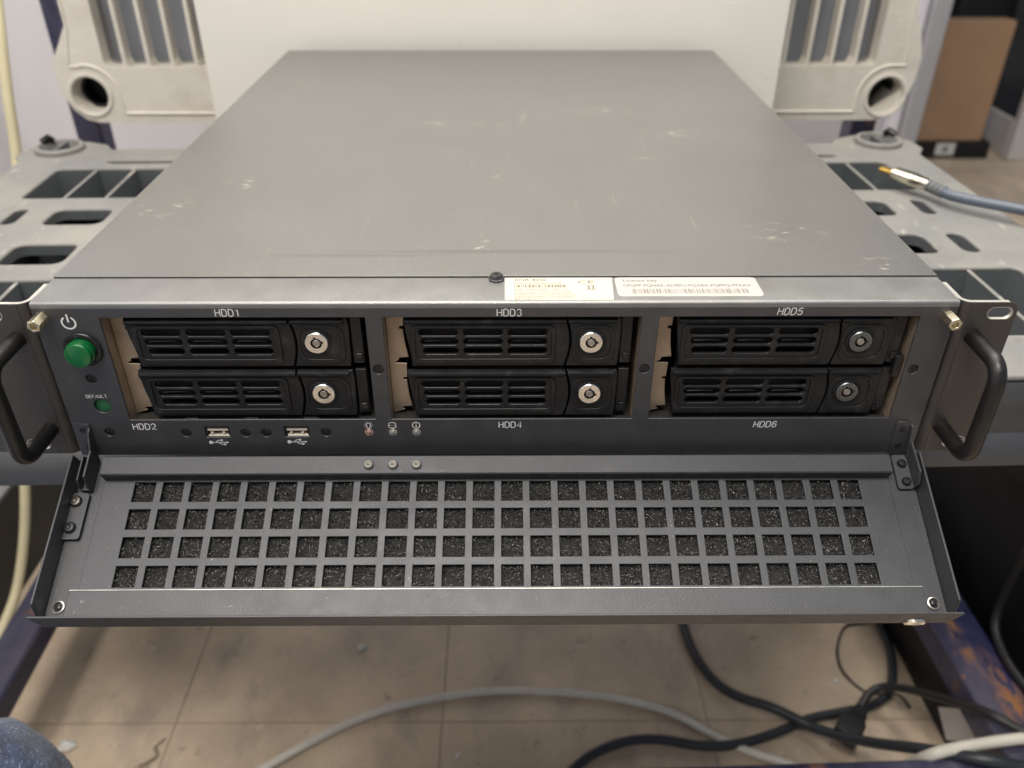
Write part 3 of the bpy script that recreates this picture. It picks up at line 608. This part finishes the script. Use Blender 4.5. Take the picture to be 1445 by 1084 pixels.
# ================================================================== the grey utility cart under it
cart = thing('utility_cart', (0, .3, FZ), 'grey plastic utility cart with slotted top shelf under the recorder', 'cart')
SZ = -.0945; cx0, cx1 = -.474, .449
def orect(x0, x1, y0, y1): return rect(x0, x1, y0, y1)
out = []
def shelf_outline():
    o = []
    pts = [(cx0, .085), (cx0, .50), (cx0-.012, .52), (cx0-.010, .548), (-.462, .566), (-.430, .568), (-.405, .556), (-.395, .540),
           (.370, .540), (.380, .556), (.402, .568), (.436, .566), (cx1+.010, .548), (cx1+.012, .52), (cx1, .50), (cx1, .085), (.435, .075), (-.46, .075)]
    return pts[::-1]
pk = []; slots = []
for sx in (-1, 1):
    m_ = -.0125
    X = lambda a: m_+sx*a
    def add(lst, a0, a1, y0, y1, r): lst.append((min(X(a0), X(a1)), max(X(a0), X(a1)), y0, y1, r))
    add(pk, .300, .413, .397, .478, .006); add(pk, .300, .413, .125, .227, .006)
    add(slots, .318, .368, .334, .369, .008); add(slots, .392, .404, .336, .371, .0058)
    add(slots, .318, .368, .255, .293, .008); add(slots, .388, .402, .256, .294, .0065)
    add(slots, .30, .372, .494, .503, .004)
hl_ = [rrect(*q[:4], q[4], 4) for q in pk+slots]+[circ(-.4475, .538, .020, 28), circ(.4195, .538, .020, 28)]
b = MB(CF); b.plate(shelf_outline(), hl_, .004, lambda x, y, d: (x, y, SZ-d))
shelf = b.build('top_shelf', cart_grey, cart, .0016, 3)
for i, (x0, x1, y0, y1, r) in enumerate(pk+slots):     # walls of every opening
    dp = .062 if i < len(pk) else .0065
    o_ = rrect(x0-.0025, x1+.0025, y0-.0025, y1+.0025, r+.002, 4); i_ = rrect(x0, x1, y0, y1, r, 4)
    b = MB(CF); b.plate(o_, [i_], dp, lambda x, y, d: (x, y, SZ-.0035-d)); b.build('pocket_wall' if i < len(pk) else 'slot_wall', cart_clean_shade, shelf)
    if i < len(pk):
        b = MB(CF); b.box(x0-.002, x1+.002, y0-.002, y1+.002, SZ-.069, SZ-.066); b.build('pocket_floor', cart_clean_shade, shelf)
        for k in (1, 2):
            xx = x1+.0005-(x1-x0)*0-(.0375*k+.001) if x0 > 0 else x0+.0375*k
            if x0 > 0: xx = x1-.0375*k
            b = MB(CF); b.box(xx-.0013, xx+.0013, y0, y1, SZ-.066, SZ-.0032); dv = b.build('pocket_divider', cart_clean_shade, shelf)
            b = MB(CF); b.box(xx-.0015, xx+.0015, y0, y1, SZ-.0032, SZ-.0016); b.build('divider_cap', cart_grey, shelf, .0005)
# front apron with a rounded rim and a rib, side and rear aprons, black sheet for the shade below
pr = [(.079, SZ-.003), (.0755, SZ-.006), (.073, SZ-.014), (.0745, SZ-.024), (.079, SZ-.038), (.079, SZ-.046), (.074, SZ-.050), (.072, SZ-.056), (.073, SZ-.068), (.078, SZ-.070), (.088, SZ-.068), (.088, SZ-.004)]
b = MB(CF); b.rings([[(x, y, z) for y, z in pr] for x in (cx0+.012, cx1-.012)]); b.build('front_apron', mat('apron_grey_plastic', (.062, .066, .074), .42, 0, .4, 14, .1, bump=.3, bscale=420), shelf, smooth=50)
b = MB(CF); b.box(cx0+.002, cx0+.008, .09, .50, SZ-.068, SZ-.0035); b.box(cx1-.008, cx1-.002, .09, .50, SZ-.068, SZ-.0035); b.box(-.39, .365, .530, .536, SZ-.068, SZ-.0035); b.build('side_apron', cart_grey, shelf)
b = MB(CF); b.box(cx0+.010, cx1-.010, .0885, .529, SZ-.075, SZ-.0715); b.build('shade_sheet', black_case, shelf)  # black sheet added so the slots look dark, shade put into its colour
for sx, x in ((-1, -.4475), (1, .4195)):
    b = MB(CF); b.lathe((x, .538, SZ), (0, 0, 1), [(.0245, -.05), (.0245, .004), (.0232, .0055), (.0200, .0055), (.0190, .004), (.0190, -.05)], 32, False); b.build('post_collar', cart_grey, shelf)
    b = MB(CF); b.box(x-.0012, x+.0012, .5195, .5565, SZ-.02, SZ+.0035); b.cyl((x, .538, SZ-.03), (0, 0, 1), .0189, .002, 24); b.build('collar_web', cart_clean_shade, shelf)
    b = MB(CF); b.tube([(x-.012*sx*-1, .552, SZ+.006), (x+.015*sx, .550, SZ+.010), (x+.021*sx, .545, SZ+.006)], .0035, 8); b.build('post_clip', black_plastic, shelf)
    b = MB(CF); b.cyl((x, .538, FZ), (0, 0, 1), .018, SZ-.05-FZ, 20); b.build('cart_post', cart_grey, cart)
    b = MB(CF); b.cyl((x, .43, FZ), (0, 0, 1), .018, SZ-.076-FZ, 20); b.build('cart_post', cart_grey, cart)

# ================================================================== blue steel frame around the cart
fr_ = thing('steel_frame', (0, .4, FZ), 'blue painted steel frame with rust patches around the cart', 'frame')
RT = -.545
b = MB(CF); b.box(-.538, -.499, .075, .80, RT-.030, RT); b.build('side_rail', blue_paint, fr_, .003)
b = MB(CF); b.box(.480, .534, .075, .80, RT-.036, RT); o_ = b.build('side_rail', blue_paint, fr_, .003); o_['label'] = 'side rail with a long rust streak'
b = MB(CF); b.box(-.498, .479, .062, .109, RT-.030, RT+.0005); b.build('front_rail', blue_paint, fr_, .003)
b = MB(CF); b.box(-.498, .479, .76, .80, RT-.030, RT); b.build('rear_rail', blue_paint, fr_, .003)
for x0, x1, zt in ((-.535, -.502, .9), (.487, .520, .9)):
    b = MB(CF); b.box(x0, x1, .762, .798, RT+.001, zt); b.build('rear_post', blue_paint, fr_, .003)
for x in (-.52, .507):
    for y in (.09, .78):
        b = MB(CF); b.box(x-.012, x+.012, y-.012, y+.012, FZ, RT-.03); b.build('foot_leg', blue_paint, fr_, .002)
b = MB(CF); b.box(-.501, .486, .692, .7615, -.093, -.073); b.build('cross_bar', blue_paint, fr_, .003)

# ================================================================== beige shelf panel standing on edge behind
up_ = thing('upright_shelf', CF((.008, .66, -.0985)), 'beige plastic shelf panel standing on edge behind the white board', 'shelf panel')
UY = .640
zb, zt_ = -.0945, .42
pts = [(-.456, zt_), (-.456, .010), (-.468, -.010), (-.4805, -.030), (-.478, -.062), (-.470, -.080), (-.458, -.091), (-.445, zb), (.458, zb-.004), (.476, -.091), (.488, -.076), (.494, -.055), (.4955, -.028), (.486, .006), (.478, .018), (.478, zt_)]
ho = [rrect(-.424, -.255, -.034, .13, .007, 4), rrect(.278, .444, -.037, .13, .007, 4), circ(-.4475, -.064, .0198, 32), circ(.464, -.0705, .0205, 32)]
b = MB(CF); b.plate(pts, ho, .005, lambda x, z, d: (x, UY+d, z)); up1 = b.build('panel_face', beige, up_)
b = MB(CF); b.plate(pts, [[(x*.985+.0001, z+(.006 if z < 0 else -.006)) for x, z in pts]], .050, lambda x, z, d: (x, UY+.0045+d, z)); b.build('panel_rim', beige, up_)
for q, (x0, x1) in enumerate(((-.424, -.255), (.278, .444))):
    z0 = -.034-.003*q
    o_ = rrect(x0-.003, x1+.003, z0-.003, .133, .008, 4); i_ = rrect(x0, x1, z0, .13, .007, 4)
    b = MB(CF); b.plate(o_, [i_], .016, lambda x, z, d: (x, UY+.0045+d, z)); b.build('slot_wall', beige, up_)
    b = MB(CF); b.box(x0-.003, x1+.003, UY+.034, UY+.037, z0-.003, .133); b.build('dim_wall_plate', mat('dim_wall_grey', (.24, .25, .28), .6, 0, .3, 12, .12), up_)  # added grey plate, toned as the dim wall seen through open slots
    b = MB(CF); b.plate(o_, [i_], .013, lambda x, z, d: (x, UY+.0208+d, z)); b.build('slot_liner', mat('slot_liner_grey', (.30, .29, .28), .6), up_)
    for k in range(1, 7):
        xx = (x0+.0005+.0262*k-.004) if q == 0 else (x1-.0275*k+.004)
        if x0+.006 < xx < x1-.006:
            b = MB(CF); b.box(xx-.0023, xx+.0023, UY+.0005, UY+.0195, z0-.002, .131); b.build('slot_divider', beige, up_, .0012)
            b = MB(CF); b.rings([[(xx-.0023-e, y, z0-.0005), (xx+.0023+e, y, z0-.0005), (xx+.0023, y, z0+.006+e), (xx-.0023, y, z0+.006+e)] for y, e in ((UY+.002, .0005), (UY+.018, .004))]); b.build('divider_gusset', beige, up_, .001)
for x, z, r in ((-.4475, -.064, .0198), (.464, -.0705, .0205)):
    b = MB(CF); b.lathe((x, UY, z), (0, 1, 0), [(r+.0050, .001), (r+.0045, -.0016), (r+.002, -.0022), (r+.0002, -.0012), (r-.0005, .003), (r-.001, .048)], 36, False); b.build('hole_rim', beige, up_)
    b = MB(CF); b.lathe((x, UY+.046, z), (0, 1, 0), [(r+.002, 0), (.01, .001), (.0, .002)], 24, False); b.build('hole_end', black_plastic, up_)
    b = MB(CF); b.lathe((x, UY+.022, z), (0, 1, 0), [(r-.0008, 0), (r-.004, .001), (r-.004, .022), (r-.0008, .023)], 30, False); b.build('hole_step', black_plastic, up_)
# moulded beads: along the lower edge, round the corner bosses and beside the slots
def bead(pp, r=.0016):
    b = MB(CF); b.tube([(x, UY-.0003, z) for x, z in pp], r, 8); b.build('moulded_bead', beige, up_)
bead([(-.412, -.0845), (.430, -.0885)])
bead([(-.462, -.033), (-.452, -.033)]+arc(-.4475, -.064, .0325, 95, 0, 12)+[(-.4135, -.0835)])
bead([(.480, -.037), (.466, -.037)]+arc(.464, -.0705, .0335, 88, 180, 12)+[(.430, -.0875)])
bead([(-.463, -.032), (-.4545, .005), (-.4505, .09), (-.4505, .4)], .0012); bead([(.478, -.036), (.474, .016), (.472, .09), (.472, .4)], .0012)

# white board between the panel and the recorder
b = MB(); b.box(-.307, .2915, .566, .584, -.0945, .60); tag(b.build('white_board', white_board, None, .0015), 'plain white board standing upright on the cart behind the recorder', 'board')

# ================================================================== left side: cable; right side: equipment
import numpy as np
_o = Vector(cam.location)
def cable(name, pts, r, m, label, n=10, sub=10):
    b = MB(); b.tube(spline(pts, sub), r, n); return tag(b.build(name, m, smooth=60), label, 'cable')
Z0 = FZ
def fl_(x, y, r, dz=0): return (x, y, Z0+r+.0008+dz)
cable('hanging_cable', [(-.565, .71, .10), (-.57, .695, .04), (-.57, .671, -.016), (-.57, .649, -.073), (-.57, .625, -.14), (-.575, .585, -.22), (-.58, .515, -.34), (-.585, .483, -.421), (-.59, .463, -.478), (-.595, .427, -.546), (-.60, .384, -.597), (-.60, .333, -.615), (-.605, .27, -.640), (-.61, .18, -.664), (-.62, .0, -.665)], .0062, cream_cable, 'cream cable hanging between the cart and the left wall')
cable('floor_cable', [fl_(-.46, .0, .0048), fl_(-.37, .10, .0048), fl_(-.286, .168, .0048), fl_(-.214, .22, .0048), fl_(-.155, .253, .0048), fl_(-.091, .273, .0048), fl_(-.009, .285, .0048), fl_(.075, .282, .0048), fl_(.141, .272, .0048), fl_(.196, .253, .0048), fl_(.239, .224, .0048), fl_(.274, .204, .0048), fl_(.309, .191, .0048), fl_(.36, .165, .0048), (.40, .13, -.65)], .0048, grey_cable, 'pale grey cable arching across the floor tiles')
cable('rail_cable', [(.392, .135, -.60), (.396, .130, -.57), (.405, .121, -.540), (.426, .124, -.536), (.463, .13, -.536), (.495, .134, -.536), (.528, .139, -.536), (.60, .15, -.535), (.75, .17, -.55)], .0056, grey_cable, 'short pale cable lying over the blue frame corner')
cable('thick_cable', [fl_(.245, .52, .008), fl_(.234, .45, .008), fl_(.230, .397, .008), fl_(.231, .362, .008), fl_(.238, .325, .008), fl_(.253, .291, .008, .002), fl_(.273, .269, .008, .006), fl_(.309, .248, .008, .012), (.349, .225, -.652), (.382, .186, -.618), (.407, .139, -.560), (.440, .112, -.5335), (.487, .102, -.534), (.56, .09, -.534), (.66, .06, -.55)], .0057, navy_cable, 'thick dark cable running from under the door over the frame corner')
cable('looped_cable', [fl_(.0, .11, .007), fl_(.069, .178, .007), fl_(.101, .203, .007), fl_(.138, .217, .007), fl_(.174, .219, .007), fl_(.22, .211, .007), fl_(.26, .213, .007), fl_(.303, .225, .007), fl_(.348, .243, .007), fl_(.388, .252, .007), fl_(.428, .261, .007), fl_(.458, .283, .007), fl_(.476, .323, .007), fl_(.482, .361, .007), fl_(.478, .41, .007), fl_(.44, .50, .007)], .0053, navy_cable, 'dark cable lying in a wide loop on the floor')
plug = thing('power_plug', (.385, .222, FZ), 'black power plug lying on the floor with its cord crossing the frame', 'plug')
b = MB(); d_ = Vector((.026, .030, .0)).normalized(); o = Vector((.372, .205, -.642)); u = Vector((d_.y, -d_.x, 0)); w = Vector((0, 0, 1))
b.rings([[o+d_*t+u*(sx*a)+w*(sz*c) for sx, sz in ((-1, -1), (1, -1), (1, 1), (-1, 1))] for t, a, c in ((0, .013, .011), (.022, .0135, .0115), (.033, .009, .008), (.036, .0095, .0085), (.050, .006, .006))]); b.build('plug_body', black_cable, plug, .002)
b = MB(); b.tube(spline([o+d_*.045, (.404, .244, -.640), (.418, .258, -.635), (.434, .262, -.630), (.451, .248, -.615), (.463, .209, -.578), (.472, .165, -.5375), (.496, .141, -.5335), (.520, .130, -.5345), (.60, .10, -.54), (.70, .05, -.56)], 8), .0047, 10); b.build('cord', black_cable, plug)
cable('thin_wire', [fl_(.50, .40, .0016), fl_(.468, .388, .0016), fl_(.441, .382, .0016), fl_(.422, .356, .0016), fl_(.413, .329, .0016), fl_(.415, .306, .0016), fl_(.432, .282, .0016), (.457, .268, -.652), fl_(.474, .262, .0016)], .0016, black_cable, 'thin dark wire curled on the floor beside the looped cable', 6)
cable('side_cable', [(.56, .30, -.30), (.545, .285, -.40), (.540, .278, -.444), (.540, .279, -.486), (.538, .277, -.518), (.532, .262, -.536), (.527, .222, -.5395), (.533, .182, -.5395), (.545, .14, -.539), (.60, .08, -.54)], .005, black_cable, 'dark cable dropping onto the rusty side rail by the black cabinet')
# display cable on the cart shelf
dc_ = thing('display_cable', (.37, .42, SZ), 'slate display cable with gold plug lying on the cart shelf', 'cable')
P0 = Vector((.3575, .4225, -.0800)); P1 = Vector((.3655, .4125, -.0805)); P2 = Vector((.386, .383, -.0825)); P3 = Vector((.3935, .3645, -.0830))
def slab(b, A, B, w0, h0, w1, h1):
    d = (B-A).normalized(); u = Vector((d.y, -d.x, 0)).normalized(); w = u.cross(d)
    b.rings([[q+u*x*wd+w*z*hh for x, z in ((-1, -.5), (-.6, -1), (.6, -1), (1, -.5), (1, .5), (.6, 1), (-.6, 1), (-1, .5))] for q, wd, hh in ((A, w0, h0), (B, w1, h1))])
b = MB(); slab(b, P0, P1+(P1-P0)*.3, .0048, .0021, .0048, .0021); b.build('gold_tip', gold, dc_, .0003)
b = MB(); slab(b, P1, P1.lerp(P2, .55), .0072, .0048, .0075, .0054); slab(b, P1.lerp(P2, .55), P2, .0075, .0054, .0050, .0046); b.build('plug_shell', silver, dc_, .0006)
b = MB(); d_ = (P3-P2)
for k in range(4): b.lathe(P2+d_*(k/4-.06), d_, [(.0046, 0), (.0055, .0009), (.0055, .0035), (.0042, .0044)], 16)
b.build('strain_relief', rubber_grey, dc_)
b = MB(); b.tube(spline([P2+d_*.7, (.396, .359, -.0832), (.411, .345, -.083), (.439, .322, -.082), (.462, .306, -.083), (.52, .27, -.10), (.58, .25, -.16), (.60, .25, -.25)], 8), .0044, 12); b.build('cord', blue_cable, dc_)

# black cabinet and the low black box under the right rail
b = MB(CF); b.box(.560, .95, -.05, .75, FZ, -.300); bc = thing('black_cabinet', CF((.75, .35, FZ)), 'black cabinet standing right beside the blue frame', 'cabinet'); b.build('cabinet_body', black_case, bc, .012, 3)
b = MB(CF); b.box(.5595, .5598, .02, .70, FZ+.03, -.60); b.box(.5590, .5598, .02, .70, -.40, -.398); b.build('cabinet_panel', black_case, bc)
lb = thing('power_unit', CF((.525, .4, FZ)), 'low black box under the rusty side rail with a pale label', 'power unit')
b = MB(CF); b.box(.5005, .548, .06, .98, FZ, RT-.039); b.build('unit_body', black_case, lb, .002)
b = MB(); X_ = .4985
lab = [(.275, -.602), (.266, -.6175), (.240, -.632), (.222, -.633), (.221, -.612), (.246, -.588)]
b = MB(CF); b.plate([(.170, -.616), (.178, -.604), (.200, -.602), (.233, -.645), (.203, -.662)], [], .0006, lambda y, z, d: (.5004-d, y, z)); b.build('unit_label', white_label, lb)

# bits of debris on the floor
b = MB(); o = Vector((-.487, .219, FZ))
b.rings([[o+Vector((math.cos(a)*r*(1+.35*math.sin(3*a+s_)), math.sin(a)*r*(1+.3*math.cos(2*a)), z)) for a in [k*.7854 for k in range(8)]] for r, z, s_ in ((.008, .0005, 0), (.010, .003, 1), (.007, .006, 2), (.003, .0085, 2))]); tag(b.build('paper_scrap', white_label), 'crumpled white scrap on the floor by the denim knee', 'scrap')
b = MB(); b.tube(spline([(-.380, .228, FZ+.002), (-.387, .216, FZ+.0035), (-.382, .207, FZ+.002), (-.391, .197, FZ+.003), (-.402, .192, FZ+.002)], 6), [.0008]*6+[.0018]*8+[.0020]*8+[.0008]*3, 7); tag(b.build('string_scrap', mat('string_brown', (.30, .25, .19), .8)), 'twisted brown scrap of string on the floor tile', 'scrap')

for k, (x, y, lab_) in enumerate(((-.178, .352, 'white crumb on the floor below the door middle'), (.40, .30, 'pale crumb on the floor inside the looped cable'), (-.05, .205, 'small pale crumb on the floor under the pale cable arch'))):
    b = MB(); o = Vector((x, y, FZ)); rr = (.0055, .003, .003)[k]
    b.rings([[o+Vector((math.cos(a)*r*rr*(1+.3*math.sin(3*a+k)), math.sin(a)*r*rr, z*rr)) for a in [q*.898 for q in range(7)]] for r, z in ((.9, .02), (1.1, .4), (.7, .9), (.2, 1.1))]); tag(b.build('floor_crumb', white_label), lab_, 'crumb')
# ================================================================== behind on the right
DY = 2.27
dl = thing('floor_plinth', (1.42, DY+.2, FZ), 'low black plinth with a white label under the cardboard box', 'plinth')
b = MB(); b.box(1.16, 1.545, DY, DY+.4, FZ, FZ+.052); b.build('plinth_body', black_case, dl, .004)
b = MB(); b.box(1.372, 1.432, DY-.0012, DY-.0002, FZ+.012, FZ+.050); pl_ = b.build('plinth_label', white_label, dl)
b = MB(); b.box(1.392, 1.412, DY-.0018, DY-.0013, FZ+.022, FZ+.040); b.build('label_mark', mat('label_grey', (.25, .25, .26), .6), pl_)
cb = thing('cardboard_box', (1.36, DY+.04, FZ+.053), 'brown cardboard box standing on the black plinth beyond the door frame', 'box')
b = MB(); b.box(1.17, 1.515, DY+.012, DY+.075, FZ+.053, -.262); b.build('box_body', cardboard, cb, .003)
b = MB(); b.box(1.171, 1.514, DY+.0417, DY+.0435, -.2619, -.2612); b.build('top_seam', mat('cardboard_dark', (.16, .09, .05), .8), cb)
dk = thing('equipment_rack', (1.6, 2.95, FZ), 'dark grey equipment rack behind the cardboard box', 'rack')
b = MB(); b.box(1.15, 2.6, 2.80, 3.2, FZ, .5); b.build('rack_body', dark_rack, dk, .006)
for z in (-.50, -.36, -.22, -.08):
    b = MB(); b.box(1.16, 2.6, 2.775, 2.80, z, z+.012); b.build('rack_shelf', mat('rack_shelf_grey', (.10, .10, .11), .5, .3), dk, .002)
for x, z in ((1.40, -.20), (1.62, -.20), (1.56, -.34)):
    b = MB(); b.box(x, x+.19, 2.72, 2.79, z, z+.10); b.build('rack_unit', mat('rack_unit_dark', (.06, .062, .07), .4, .3), dk, .006)
wc = thing('white_cabinet', (1.8, DY+.2, FZ), 'white enamel cabinet with dark openings beside the cardboard box', 'cabinet')
b = MB(); b.plate(rect(1.60, 2.3, FZ, .3), [rect(1.645, 2.2, FZ+.13, .0)], .03, lambda x, z, d: (x, DY-.02+d, z)); b.box(1.60, 1.612, DY+.01, DY+.3, FZ, FZ+.12); b.build('cabinet_front', white_case, wc, .004)
b = MB(); b.box(1.61, 2.29, DY+.2, DY+.21, FZ, .29); b.build('cabinet_inner', dark_rack, wc)

# ================================================================== the person's denim knee at the lower left
pm = bpy.data.meshes.new('person'); skel = [((-.42, -.62, -.20), .085), ((-.39, -.42, -.235), .080), ((-.355, -.20, -.275), .082), ((-.327, -.085, -.312), .078), ((-.322, -.045, -.338), .076), ((-.325, -.040, -.40), .066), ((-.335, -.06, -.50), .060), ((-.345, -.10, -.60), .048), ((-.348, -.11, -.635), .045)]
skel = [((p[0]-.020, p[1], p[2]), r) for p, r in skel]
pm.from_pydata([s_[0] for s_ in skel], [(i, i+1) for i in range(len(skel)-1)], [])
po = bpy.data.objects.new('person', pm); C.objects.link(po)
sk = po.modifiers.new('skin', 'SKIN')
for i, s_ in enumerate(skel): pm.skin_vertices[0].data[i].radius = (s_[1], s_[1]); pm.skin_vertices[0].data[i].use_root = i == 0
sk.use_smooth_shade = True
po.modifiers.new('sub', 'SUBSURF').levels = 4; po.modifiers['sub'].render_levels = 4
bpy.context.view_layer.update()
me = bpy.data.meshes.new_from_object(po.evaluated_get(bpy.context.evaluated_depsgraph_get()))
bpy.data.objects.remove(po)
for v in me.vertices:
    n_ = noise.noise(v.co*18)*.004+noise.noise(v.co*50)*.002-.006*max(0, 1-abs(noise.noise(v.co*9+Vector((3, 1, 2))))*6)
    v.co += v.normal*n_
me.materials.clear(); me.materials.append(denim)
for p in me.polygons: p.use_smooth = True
person = bpy.data.objects.new('person', me); C.objects.link(person)
tag(person, 'person in blue denim jeans, bent knee beside the cart', 'person')
b = MB(); b.rings([[Vector((-.348, -.10+y, FZ+z))+Vector((math.cos(a)*w, 0, max(-z*0, math.sin(a))*h)) for a in [k*math.pi/6 for k in range(7)]] for y, z, w, h in ((-.09, 0, .030, .05), (-.05, 0, .042, .075), (.0, 0, .042, .07), (.06, 0, .046, .05), (.12, 0, .040, .035), (.15, 0, .02, .02))]); b.build('shoe', skin_m, person, smooth=70)
